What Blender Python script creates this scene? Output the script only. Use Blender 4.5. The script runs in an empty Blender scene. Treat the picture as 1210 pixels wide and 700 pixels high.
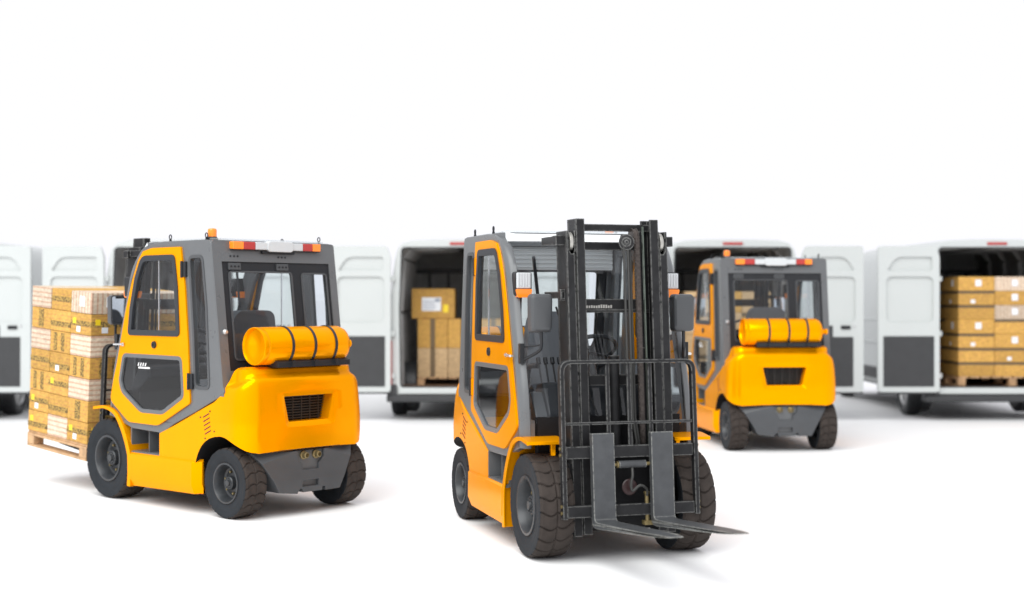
import bpy, bmesh, math, random
from mathutils import Vector, Matrix
from mathutils.geometry import tessellate_polygon
PI = math.pi
R = math.radians
sc = bpy.context.scene
col = sc.collection

# ---------------------------------------------------------------- camera
cam_d = bpy.data.cameras.new('camera')
cam = bpy.data.objects.new('camera', cam_d); col.objects.link(cam)
cam.location = (0, 0, 1.671); cam.rotation_euler = (PI/2, 0, 0)
cam_d.sensor_width = 36; cam_d.lens = 1625/1210*36
cam_d.shift_y = 3.74/1210
cam_d.clip_start = .1; cam_d.clip_end = 2000
cam_d.dof.use_dof = True; cam_d.dof.focus_distance = 9.7; cam_d.dof.aperture_fstop = 0.95
sc.camera = cam
# ---------------------------------------------------------------- world: plain white studio surround
w = bpy.data.worlds.new('World'); sc.world = w; w.use_nodes = True
bg = w.node_tree.nodes['Background']; bg.inputs[0].default_value = (1, 1, 1.05, 1); bg.inputs[1].default_value = 1.0
# ---------------------------------------------------------------- key softbox, high to the camera's left
ld = bpy.data.lights.new('studio_softbox', 'AREA'); ld.shape = 'DISK'; ld.size = 26; ld.energy = 7600
ld.color = (.985, 1, .975)
lo = bpy.data.objects.new('studio_softbox', ld); col.objects.link(lo)
lo.location = (-7.5, -2.5, 19.0)
lo.rotation_euler = (Vector((1, 13, 0.5)) - lo.location).to_track_quat('-Z', 'Y').to_euler()
sc.view_settings.view_transform = 'Standard'; sc.view_settings.look = 'None'
sc.view_settings.exposure = 0; sc.view_settings.gamma = 1

# ---------------------------------------------------------------- materials
MATS = {}
def mat(name, c, rough=.5, metal=0, spec=.5, bump=0, bscale=60, var=0, vscale=8, coat=0):
    m = bpy.data.materials.new(name); m.use_nodes = True
    nt = m.node_tree; b = nt.nodes['Principled BSDF']
    b.inputs['Base Color'].default_value = (*c, 1); b.inputs['Roughness'].default_value = rough
    b.inputs['Metallic'].default_value = metal; b.inputs['Specular IOR Level'].default_value = spec
    b.inputs['Coat Weight'].default_value = coat; b.inputs['Coat Roughness'].default_value = .08
    tc = nt.nodes.new('ShaderNodeTexCoord')
    if var:
        n = nt.nodes.new('ShaderNodeTexNoise'); n.inputs['Scale'].default_value = vscale; n.inputs['Detail'].default_value = 6
        nt.links.new(tc.outputs['Object'], n.inputs['Vector'])
        r = nt.nodes.new('ShaderNodeValToRGB')
        r.color_ramp.elements[0].position = .3; r.color_ramp.elements[1].position = .7
        r.color_ramp.elements[0].color = (*[x*(1-var) for x in c], 1); r.color_ramp.elements[1].color = (*[min(1, x*(1+var)) for x in c], 1)
        nt.links.new(n.outputs['Fac'], r.inputs['Fac']); nt.links.new(r.outputs['Color'], b.inputs['Base Color'])
        mr = nt.nodes.new('ShaderNodeMapRange'); mr.inputs['To Min'].default_value = max(.02, rough-.08); mr.inputs['To Max'].default_value = min(1, rough+.08)
        nt.links.new(n.outputs['Fac'], mr.inputs['Value']); nt.links.new(mr.outputs['Result'], b.inputs['Roughness'])
    if bump:
        n = nt.nodes.new('ShaderNodeTexNoise'); n.inputs['Scale'].default_value = bscale; n.inputs['Detail'].default_value = 4
        nt.links.new(tc.outputs['Object'], n.inputs['Vector'])
        bp = nt.nodes.new('ShaderNodeBump'); bp.inputs['Strength'].default_value = bump; bp.inputs['Distance'].default_value = .004
        nt.links.new(n.outputs['Fac'], bp.inputs['Height']); nt.links.new(bp.outputs['Normal'], b.inputs['Normal'])
    MATS[name] = m
    return m
def edge_wear(m, c_edge, amount=1.0, radius=.011):
    """bare, scuffed metal where edges have been rubbed"""
    nt = m.node_tree; b = nt.nodes['Principled BSDF']
    bv = nt.nodes.new('ShaderNodeBevel'); bv.samples = 4; bv.inputs['Radius'].default_value = radius
    ge = nt.nodes.new('ShaderNodeNewGeometry')
    dp = nt.nodes.new('ShaderNodeVectorMath'); dp.operation = 'DOT_PRODUCT'
    nt.links.new(bv.outputs['Normal'], dp.inputs[0]); nt.links.new(ge.outputs['Normal'], dp.inputs[1])
    mr = nt.nodes.new('ShaderNodeMapRange'); mr.inputs['From Min'].default_value = .992; mr.inputs['From Max'].default_value = .90
    mr.inputs['To Min'].default_value = 0; mr.inputs['To Max'].default_value = amount
    nt.links.new(dp.outputs['Value'], mr.inputs['Value'])
    n = nt.nodes.new('ShaderNodeTexNoise'); n.inputs['Scale'].default_value = 45; n.inputs['Detail'].default_value = 5
    tc = nt.nodes.new('ShaderNodeTexCoord'); nt.links.new(tc.outputs['Object'], n.inputs['Vector'])
    r = nt.nodes.new('ShaderNodeMapRange'); r.inputs['From Min'].default_value = .34; r.inputs['From Max'].default_value = .5
    nt.links.new(n.outputs['Fac'], r.inputs['Value'])
    mu = nt.nodes.new('ShaderNodeMath'); mu.operation = 'MULTIPLY'
    nt.links.new(mr.outputs['Result'], mu.inputs[0]); nt.links.new(r.outputs['Result'], mu.inputs[1])
    mx = nt.nodes.new('ShaderNodeMix'); mx.data_type = 'RGBA'
    src = b.inputs['Base Color'].links[0].from_socket if b.inputs['Base Color'].links else None
    if src: nt.links.new(src, mx.inputs['A'])
    else: mx.inputs['A'].default_value = b.inputs['Base Color'].default_value
    mx.inputs['B'].default_value = (*c_edge, 1)
    nt.links.new(mu.outputs['Value'], mx.inputs['Factor']); nt.links.new(mx.outputs['Result'], b.inputs['Base Color'])
def glass(name, tint, refl=1.0, rough=.02):
    m = bpy.data.materials.new(name); m.use_nodes = True; nt = m.node_tree; nt.nodes.clear()
    o = nt.nodes.new('ShaderNodeOutputMaterial'); t = nt.nodes.new('ShaderNodeBsdfTransparent'); g = nt.nodes.new('ShaderNodeBsdfGlossy')
    t.inputs[0].default_value = (*tint, 1); g.inputs['Roughness'].default_value = rough
    lw = nt.nodes.new('ShaderNodeLayerWeight'); lw.inputs[0].default_value = .5
    pw = nt.nodes.new('ShaderNodeMath'); pw.operation = 'POWER'; pw.inputs[1].default_value = 5; nt.links.new(lw.outputs['Facing'], pw.inputs[0])
    fr = nt.nodes.new('ShaderNodeMath'); fr.operation = 'MULTIPLY_ADD'; fr.inputs[1].default_value = .93; fr.inputs[2].default_value = .05; nt.links.new(pw.outputs[0], fr.inputs[0])
    mu = nt.nodes.new('ShaderNodeMath'); mu.operation = 'MULTIPLY'; mu.inputs[1].default_value = refl; mu.use_clamp = True
    mx = nt.nodes.new('ShaderNodeMixShader')
    nt.links.new(fr.outputs[0], mu.inputs[0]); nt.links.new(mu.outputs[0], mx.inputs[0])
    nt.links.new(t.outputs[0], mx.inputs[1]); nt.links.new(g.outputs[0], mx.inputs[2]); nt.links.new(mx.outputs[0], o.inputs[0])
    MATS[name] = m; return m

mat('orange_paint', (.93, .355, .0), .24, metal=.42, spec=.10, var=.03, vscale=3)
MATS['orange_paint'].node_tree.nodes['Principled BSDF'].inputs['Specular Tint'].default_value = (1, .5, .0, 1)
mat('grey_paint', (.062, .066, .071), .38, spec=.4, var=.07, vscale=6)
mat('cab_grey', (.11, .115, .12), .3, spec=.45, var=.05, vscale=5)
mat('dark_frame', (.016, .017, .020), .5, spec=.3, var=.1)
mat('rubber_seal', (.020, .023, .028), .45, spec=.4)
mat('mast_steel', (.016, .016, .017), .45, metal=.1, spec=.22, var=.28, vscale=14, bump=.15)
edge_wear(MATS['mast_steel'], (.24, .24, .23), .85)
mat('fork_steel', (.058, .061, .065), .42, metal=.15, spec=.35, var=.16, vscale=12, bump=.15)
edge_wear(MATS['fork_steel'], (.36, .36, .33), .9)
mat('black_underbody', (.008, .008, .009), .7, spec=.2, var=.2)
mat('tyre_rubber', (.040, .032, .028), .78, spec=.2, var=.2, vscale=16, bump=.3, bscale=120)
mat('tyre_sidewall', (.020, .023, .027), .72, spec=.18, var=.15, vscale=16)
mat('rim_grey', (.035, .038, .042), .38, metal=.2, var=.15, vscale=20)
mat('brass', (.20, .155, .07), .4, metal=.6, var=.2, vscale=40)
mat('chrome', (.7, .7, .7), .15, metal=1)
mat('black_plastic', (.014, .015, .017), .45, spec=.35)
mat('mirror_shell', (.055, .058, .062), .42)
mat('mirror_glass', (.7, .72, .75), .03, metal=1)
mat('amber_lens', (1.0, .25, .01), .15, coat=.5)
mat('red_lens', (.42, .035, .03), .3)
mat('white_lens', (.55, .57, .58), .2, bump=.6, bscale=90)
mat('white_panel', (.82, .84, .85), .35)
mat('louver_dark', (.14, .02, .005), .6)
mat('seat_base', (.26, .27, .28), .35)
mat('seat_fabric', (.12, .125, .135), .6, bump=.3)
mat('hose_rubber', (.03, .03, .028), .5)
mat('chain_steel', (.07, .058, .052), .45, metal=.6, var=.3, vscale=60)
mat('grease_steel', (.16, .19, .16), .3, metal=.5, var=.2, vscale=30)
mat('roller_steel', (.4, .39, .36), .35, metal=.6)
mat('van_white', (.52, .545, .535), .35, spec=.4, var=.01, vscale=2, coat=.2)
mat('van_trim', (.035, .036, .038), .55, var=.1)
mat('van_lining', (.26, .26, .255), .6, var=.15, vscale=5)
mat('van_lining_light', (.42, .42, .41), .55, var=.15, vscale=5)
mat('van_floor_wood', (.16, .09, .05), .5, var=.2, vscale=9)
mat('window_dark', (.02, .025, .03), .08)
mat('alloy', (.5, .5, .5), .35, metal=.7)
mat('pallet_wood', (.50, .31, .165), .75, var=.22, vscale=14, bump=.4)
mat('header_lining', (.5, .51, .51), .5)
mat('roof_bar', (.82, .84, .85), .4)
mat('decal_white', (.8, .8, .8), .4)
mat('red_disc', (.025, .008, .008), .4)
glass('cab_glass', (.88, .91, .93), 1.0)
glass('door_glass', (.70, .74, .79), 1.0)
m = bpy.data.materials.new('roof_sheet'); m.use_nodes = True; nt = m.node_tree; nt.nodes.clear()   # milky polycarbonate
o = nt.nodes.new('ShaderNodeOutputMaterial'); a_ = nt.nodes.new('ShaderNodeBsdfTranslucent'); b_ = nt.nodes.new('ShaderNodeBsdfDiffuse'); x_ = nt.nodes.new('ShaderNodeMixShader')
a_.inputs[0].default_value = (.8, .82, .83, 1); b_.inputs[0].default_value = (.8, .82, .83, 1); x_.inputs[0].default_value = .5
t_ = nt.nodes.new('ShaderNodeBsdfTransparent'); t_.inputs[0].default_value = (.93, .95, .96, 1); y_ = nt.nodes.new('ShaderNodeMixShader'); y_.inputs[0].default_value = .65
nt.links.new(a_.outputs[0], x_.inputs[1]); nt.links.new(b_.outputs[0], x_.inputs[2]); nt.links.new(x_.outputs[0], y_.inputs[1]); nt.links.new(t_.outputs[0], y_.inputs[2]); nt.links.new(y_.outputs[0], o.inputs[0]); MATS['roof_sheet'] = m
# cardboard
def cardboard(name, c, stripes=None):
    m = mat(name, c, .72, spec=.2, bump=.2, bscale=40)
    nt = m.node_tree; b = nt.nodes['Principled BSDF']; tc = nt.nodes.new('ShaderNodeTexCoord')
    oi = nt.nodes.new('ShaderNodeObjectInfo')
    n = nt.nodes.new('ShaderNodeTexNoise'); n.inputs['Scale'].default_value = 30; n.inputs['Detail'].default_value = 9; n.inputs['Roughness'].default_value = .65
    n.noise_dimensions = '4D'; nt.links.new(oi.outputs['Random'], n.inputs['W'])
    mp = nt.nodes.new('ShaderNodeMapping'); mp.inputs['Scale'].default_value = (.8, .8, 1.3)
    nt.links.new(tc.outputs['Object'], mp.inputs['Vector']); nt.links.new(mp.outputs['Vector'], n.inputs['Vector'])
    r = nt.nodes.new('ShaderNodeValToRGB'); r.color_ramp.elements[0].position = .35; r.color_ramp.elements[1].position = .65
    r.color_ramp.elements[0].color = (*[x*.72 for x in c], 1); r.color_ramp.elements[1].color = (*[min(1, x*1.15) for x in c], 1)
    nt.links.new(n.outputs['Fac'], r.inputs['Fac'])
    hs = nt.nodes.new('ShaderNodeHueSaturation')
    mr = nt.nodes.new('ShaderNodeMapRange'); mr.inputs['To Min'].default_value = .82; mr.inputs['To Max'].default_value = 1.1
    nt.links.new(oi.outputs['Random'], mr.inputs['Value']); nt.links.new(mr.outputs['Result'], hs.inputs['Value'])
    out = r.outputs['Color']
    if stripes:
        se = nt.nodes.new('ShaderNodeSeparateXYZ'); nt.links.new(tc.outputs['Object'], se.inputs[0])
        def wave(sock, freq, lo):
            a = nt.nodes.new('ShaderNodeMath'); a.operation = 'MULTIPLY'; a.inputs[1].default_value = freq
            s = nt.nodes.new('ShaderNodeMath'); s.operation = 'SINE'
            g = nt.nodes.new('ShaderNodeMapRange'); g.inputs['From Min'].default_value = lo; g.inputs['From Max'].default_value = lo+.25
            nt.links.new(sock, a.inputs[0]); nt.links.new(a.outputs[0], s.inputs[0]); nt.links.new(s.outputs[0], g.inputs['Value']); return g.outputs['Result']
        if stripes in 'hy': fac = wave(se.outputs['Z'], 150 if stripes == 'h' else 190, .35)
        else:
            ad = nt.nodes.new('ShaderNodeMath'); ad.operation = 'ADD'
            nt.links.new(se.outputs['X'], ad.inputs[0]); nt.links.new(se.outputs['Y'], ad.inputs[1]); fac = wave(ad.outputs[0], 130, .35)
        n2 = nt.nodes.new('ShaderNodeTexNoise'); n2.inputs['Scale'].default_value = 60
        nt.links.new(tc.outputs['Object'], n2.inputs['Vector'])
        mm = nt.nodes.new('ShaderNodeMath'); mm.operation = 'MULTIPLY'; nt.links.new(fac, mm.inputs[0])
        if stripes == 'y':
            n2.inputs['Scale'].default_value = 38; g2 = nt.nodes.new('ShaderNodeMapRange'); g2.inputs['From Min'].default_value = .45; g2.inputs['From Max'].default_value = .62; g2.inputs['To Max'].default_value = .55
            nt.links.new(n2.outputs['Fac'], g2.inputs['Value']); nt.links.new(g2.outputs['Result'], mm.inputs[1])
        else: nt.links.new(n2.outputs['Fac'], mm.inputs[1])
        mx = nt.nodes.new('ShaderNodeMix'); mx.data_type = 'RGBA'; mx.inputs['B'].default_value = (.42, .16, .09, 1)
        nt.links.new(mm.outputs[0], mx.inputs['Factor']); nt.links.new(out, mx.inputs['A']); out = mx.outputs['Result']
    nt.links.new(out, hs.inputs['Color']); nt.links.new(hs.outputs['Color'], b.inputs['Base Color'])
    return m
cardboard('card_yellow', (.60, .345, .085), 'y')
cardboard('card_white_h', (.66, .55, .42), 'h')
cardboard('card_white_v', (.66, .55, .42), 'v')
cardboard('card_brown', (.58, .40, .22))
m = mat('print_band', (.13, .095, .05), .7, spec=.1)
nt = m.node_tree; tc = nt.nodes.new('ShaderNodeTexCoord'); vo = nt.nodes.new('ShaderNodeTexVoronoi'); vo.inputs['Scale'].default_value = 70
rr = nt.nodes.new('ShaderNodeValToRGB'); rr.color_ramp.elements[0].position = .35; rr.color_ramp.elements[1].position = .6
rr.color_ramp.elements[0].color = (.07, .055, .035, 1); rr.color_ramp.elements[1].color = (.42, .27, .08, 1)
nt.links.new(tc.outputs['Object'], vo.inputs['Vector']); nt.links.new(vo.outputs['Distance'], rr.inputs['Fac'])
nt.links.new(rr.outputs['Color'], nt.nodes['Principled BSDF'].inputs['Base Color'])
mat('packing_tape', (.13, .085, .04), .35)
mat('label_white', (.75, .77, .8), .5); mat('label_print', (.25, .28, .35), .5); mat('sticker_yellow', (.85, .62, .02), .5)
# floor
fm = mat('studio_floor', (.90, .90, .90), .55, spec=.25, var=.008, vscale=.6)

# ---------------------------------------------------------------- mesh helpers
class MB:
    def __init__(s): s.bm = bmesh.new()
    def box(s, x0, x1, y0, y1, z0, z1, M=None):
        v = [s.bm.verts.new((x, y, z)) for x in (x0, x1) for y in (y0, y1) for z in (z0, z1)]
        for f in ((0,1,3,2),(4,6,7,5),(0,4,5,1),(2,3,7,6),(0,2,6,4),(1,5,7,3)): s.bm.faces.new([v[i] for i in f])
        if M is not None:
            for q in v: q.co = M @ q.co
        return s
    def lathe(s, prof, o, axis, n=32, up=None, closed=False):
        """prof: (t along axis, radius)"""
        o = Vector(o); a = Vector(axis).normalized(); u = a.orthogonal().normalized() if up is None else Vector(up); v = a.cross(u)
        rings = []
        for t, r in prof:
            if r < 1e-6: rings.append([s.bm.verts.new(o+a*t)])
            else: rings.append([s.bm.verts.new(o+a*t+(u*math.cos(2*PI*k/n)+v*math.sin(2*PI*k/n))*r) for k in range(n)])
        pr = list(zip(rings, rings[1:]))
        if closed: pr.append((rings[-1], rings[0]))
        for A, B in pr:
            for k in range(n):
                a0 = A[k % len(A)]; a1 = A[(k+1) % len(A)]; b0 = B[k % len(B)]; b1 = B[(k+1) % len(B)]
                q = []
                for x in (a0, a1, b1, b0):
                    if x not in q: q.append(x)
                if len(q) > 2: s.bm.faces.new(q)
        return s
    def cyl(s, p0, p1, r, n=20):
        p0 = Vector(p0); d = Vector(p1)-p0
        return s.lathe([(0, 0), (0, r), (d.length, r), (d.length, 0)], p0, d, n)
    def tube(s, pts, r, n=10, sx=1.0):
        pts = [Vector(p) for p in pts]; rings = []
        up = None
        for i, p in enumerate(pts):
            t = (pts[min(i+1, len(pts)-1)]-pts[max(i-1, 0)]).normalized()
            if up is None: up = t.orthogonal().normalized()
            up = (up-t*up.dot(t)).normalized(); v = t.cross(up)
            rings.append([s.bm.verts.new(p+(up*math.cos(2*PI*k/n)*sx+v*math.sin(2*PI*k/n))*r) for k in range(n)])
        for A, B in zip(rings, rings[1:]):
            for k in range(n): s.bm.faces.new((A[k], A[(k+1)%n], B[(k+1)%n], B[k]))
        s.bm.faces.new(rings[0][::-1]); s.bm.faces.new(rings[-1])
        return s
    def plate(s, outer, holes, f0, f1):
        """outline with holes between the two surfaces f0(a,b) and f1(a,b)"""
        loops = [outer]+list(holes)
        t = tessellate_polygon([[Vector((a, b, 0)) for a, b in l] for l in loops])
        flat = [p for l in loops for p in l]
        A = [s.bm.verts.new(f0(*p)) for p in flat]; B = [s.bm.verts.new(f1(*p)) for p in flat]
        for tri in t:
            try:
                s.bm.faces.new([A[i] for i in tri]); s.bm.faces.new([B[i] for i in tri][::-1])
            except ValueError: pass
        k = 0
        for l in loops:
            n = len(l)
            for i in range(n):
                a, b = k+i, k+(i+1) % n
                s.bm.faces.new((A[a], A[b], B[b], B[a]))
            k += n
        return s
    def sheet(s, outer, f):
        s.bm.faces.new([s.bm.verts.new(f(*p)) for p in outer]); return s
    def sweep(s, sec_list, cap=True, loop=True):
        rings = [[s.bm.verts.new(p) for p in sec] for sec in sec_list]
        n = len(rings[0])
        for A, B in zip(rings, rings[1:]):
            for k in range(n if loop else n-1): s.bm.faces.new((A[k], A[(k+1)%n], B[(k+1)%n], B[k]))
        if cap: s.bm.faces.new(rings[0][::-1]); s.bm.faces.new(rings[-1])
        return s
    def xf(s, M):
        bmesh.ops.transform(s.bm, matrix=M, verts=s.bm.verts); return s
    def build(s, name, m, parent=None, bev=0, seg=2, ang=32, sub=0):
        bmesh.ops.recalc_face_normals(s.bm, faces=s.bm.faces)
        me = bpy.data.meshes.new(name); s.bm.to_mesh(me); s.bm.free()
        me.materials.append(MATS[m])
        for p in me.polygons: p.use_smooth = True
        if not bev: me.set_sharp_from_angle(angle=R(ang))
        o = bpy.data.objects.new(name, me); col.objects.link(o)
        if parent is not None: o.parent = parent
        if bev:
            b = o.modifiers.new('bevel', 'BEVEL'); b.width = bev; b.segments = seg; b.limit_method = 'ANGLE'; b.angle_limit = R(30); b.harden_normals = True
        return o
def rnd(pts, r, seg=5):
    """round the corners of a polygon; r one radius or a list"""
    out = []; n = len(pts)
    for i, p in enumerate(pts):
        rad = r[i] if isinstance(r, (list, tuple)) else r
        p = Vector(p[:2]); a = Vector(pts[i-1][:2])-p; b = Vector(pts[(i+1) % n][:2])-p
        if rad <= 0: out.append((p.x, p.y)); continue
        d = min(rad, a.length*.48, b.length*.48)
        A = p+a.normalized()*d; B = p+b.normalized()*d
        for k in range(seg+1):
            t = k/seg; q = A*(1-t)**2+p*2*t*(1-t)+B*t*t; out.append((q.x, q.y))
    return out
def inset(pts, d):
    n = len(pts); ar = sum(pts[i-1][0]*pts[i][1]-pts[i][0]*pts[i-1][1] for i in range(n)); sg = 1 if ar > 0 else -1
    out = []
    for i in range(n):
        p = Vector(pts[i]); e0 = (p-Vector(pts[i-1])).normalized(); e1 = (Vector(pts[(i+1) % n])-p).normalized()
        n0 = Vector((-e0.y, e0.x))*sg; n1 = Vector((-e1.y, e1.x))*sg
        m = (n0+n1).normalized(); c = max(.35, m.dot(n0)); q = p+m*d/c; out.append((q.x, q.y))
    return out
def smooth_path(pts, k=4):
    out = []
    for i in range(len(pts)-1):
        p0 = Vector(pts[max(i-1, 0)]); p1 = Vector(pts[i]); p2 = Vector(pts[i+1]); p3 = Vector(pts[min(i+2, len(pts)-1)])
        for j in range(k):
            t = j/k
            out.append(.5*((2*p1)+(p2-p0)*t+(2*p0-5*p1+4*p2-p3)*t*t+(3*p1-p0-3*p2+p3)*t**3))
    out.append(Vector(pts[-1])); return out
def interp(x, tab):
    if x <= tab[0][0]: return tab[0][1]
    for (a, u), (b, v) in zip(tab, tab[1:]):
        if x <= b: return u+(v-u)*(x-a)/(b-a)
    return tab[-1][1]
def tag(o, label=None, cat=None, group=None, kind=None):
    if label: o['label'] = label
    if cat: o['category'] = cat
    if group: o['group'] = group
    if kind: o['kind'] = kind
    return o
def empty(name, loc=(0, 0, 0), rz=0, rx=0):
    o = bpy.data.objects.new(name, None); col.objects.link(o); o.location = loc; o.rotation_euler = (rx, 0, rz); o.empty_display_size = .2; return o
def copy_tree(o, parent=None):
    c = o.copy(); col.objects.link(c)
    if parent is not None: c.parent = parent
    for ch in list(o.children):
        if ch.name in col.objects: copy_tree(ch, c)
    return c
def boolean(o, cutters):
    for c in cutters:
        md = o.modifiers.new('cut', 'BOOLEAN'); md.object = c; md.solver = 'EXACT'; md.operation = 'DIFFERENCE'
    dg = bpy.context.evaluated_depsgraph_get(); dg.update()
    me = bpy.data.meshes.new_from_object(o.evaluated_get(dg))
    o.modifiers.clear(); old = o.data; o.data = me
    for c in cutters: bpy.data.objects.remove(c)
    for p in me.polygons: p.use_smooth = True
    return o

# ---------------------------------------------------------------- floor
mb = MB(); mb.bm.faces.new([mb.bm.verts.new(p) for p in ((-600, -200, 0), (600, -200, 0), (600, 1500, 0), (-600, 1500, 0))])
tag(mb.build('studio_floor', 'studio_floor'), kind='structure')

# ================================================================ FORKLIFT
TYRES = {}
def tyre_mesh(name, Rr, w, rr, lugs, parent):
    """solid tyre: S-shaped lateral grooves cut in the tread, one groove round the middle. axis = x"""
    h = w/2; prof = []       # (x, r, tread weight)
    for k in range(21):
        t = -1+2*k/20; prof.append((t*h*.93, Rr*(1-.012*t*t)-.006*(abs(t) > .97), 1.0, t))
    side = [(h*.985, Rr*.965, .75), (h*1.0, Rr*.92, .45), (h*1.0, Rr*.87, .0), (h*.985, Rr*.855, 0), (h*.985, Rr*.80, 0), (h*.95, Rr*.72, 0), (h*.93, Rr*.705, 0), (h*.90, rr*1.06, 0), (h*.84, rr, 0)]
    full = [(-x, r, g, -1) for x, r, g in side[::-1]]+prof+[(x, r, g, 1) for x, r, g in side]
    if (Rr, w) in TYRES:
        o = bpy.data.objects.new(name, TYRES[(Rr, w)]); col.objects.link(o); o.parent = parent; return o
    sub = 18; n = lugs*sub; mb = MB(); rings = []
    dep = .013 if Rr > .3 else .011
    for x, r, g, t in full:
        ring = []
        for k in range(n):
            ph = k/sub
            at = abs(t); sh = .20*math.sin(at*PI*1.35)+(.16 if t > 0 else -.16)*at
            u = (ph+sh+.5) % 1.0-.5
            d = max(0, 1-max(0, abs(u)-.028)/.045)
            d = dep*min(1, d)*g
            if g == 1.0 and abs(t) < .04: d = max(d, dep*.6)
            q = r-d
            a = 2*PI*k/n
            ring.append(mb.bm.verts.new((x, q*math.cos(a), q*math.sin(a))))
        rings.append(ring)
    for A, B in zip(rings, rings[1:]):
        for k in range(n): mb.bm.faces.new((A[k], A[(k+1) % n], B[(k+1) % n], B[k]))
    o = mb.build(name, 'tyre_rubber', parent, ang=28); o.data.materials.append(MATS['tyre_sidewall'])
    for p in o.data.polygons:
        if math.hypot(p.center.y, p.center.z) < Rr*.955 and abs(p.center.x) > h*.9: p.material_index = 1
    TYRES[(Rr, w)] = o.data
    return o
def wheel(parent, x, y, Rr, w, side, lugs):
    """side=+1: outer face toward +x. wheel is a part, tyre/rim/hub are sub-parts"""
    rr = Rr*.56
    wh = empty('wheel', (x, y, Rr)); wh.parent = parent
    t = tyre_mesh('tyre', Rr, w, rr, lugs, wh)
    h = w/2
    mb = MB()
    mb.lathe([(side*h*.88, rr*1.04), (side*h*.96, rr*1.03), (side*h*.97, rr*.95), (side*h*.90, rr*.92), (side*h*.55, rr*.86), (side*h*.2, rr*.80), (side*h*.12, rr*.70), (side*h*.25, rr*.52), (side*h*.30, rr*.47), (side*h*.30, 0)], (0, 0, 0), (1, 0, 0), 48)
    mb.lathe([(-side*h*.85, rr*1.02), (-side*h*.3, rr*.85), (-side*h*.3, 0)], (0, 0, 0), (1, 0, 0), 32)
    mb.build('rim', 'rim_grey', wh, ang=40)
    mb = MB()
    mb.lathe([(side*h*.28, rr*.36), (side*h*.62, rr*.34), (side*h*.68, rr*.30), (side*h*.68, rr*.17), (side*h*.80, rr*.15), (side*h*.80, 0)], (0, 0, 0), (1, 0, 0), 32)
    for k in range(12):
        a = 2*PI*k/12; mb.cyl((side*h*.68, rr*.25*math.cos(a), rr*.25*math.sin(a)), (side*h*.74, rr*.25*math.cos(a), rr*.25*math.sin(a)), rr*.03, 6)
    mb.build('hub', 'rim_grey', wh, ang=40)
    mb = MB()
    for k in range(6):
        a = 2*PI*(k+.3)/6; c, s_ = math.cos(a)*rr*.55, math.sin(a)*rr*.55
        mb.cyl((side*h*.2, c, s_), (side*h*.40, c, s_), rr*.062, 6)
    mb.build('lug_nut', 'brass', wh)
    return wh

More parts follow.
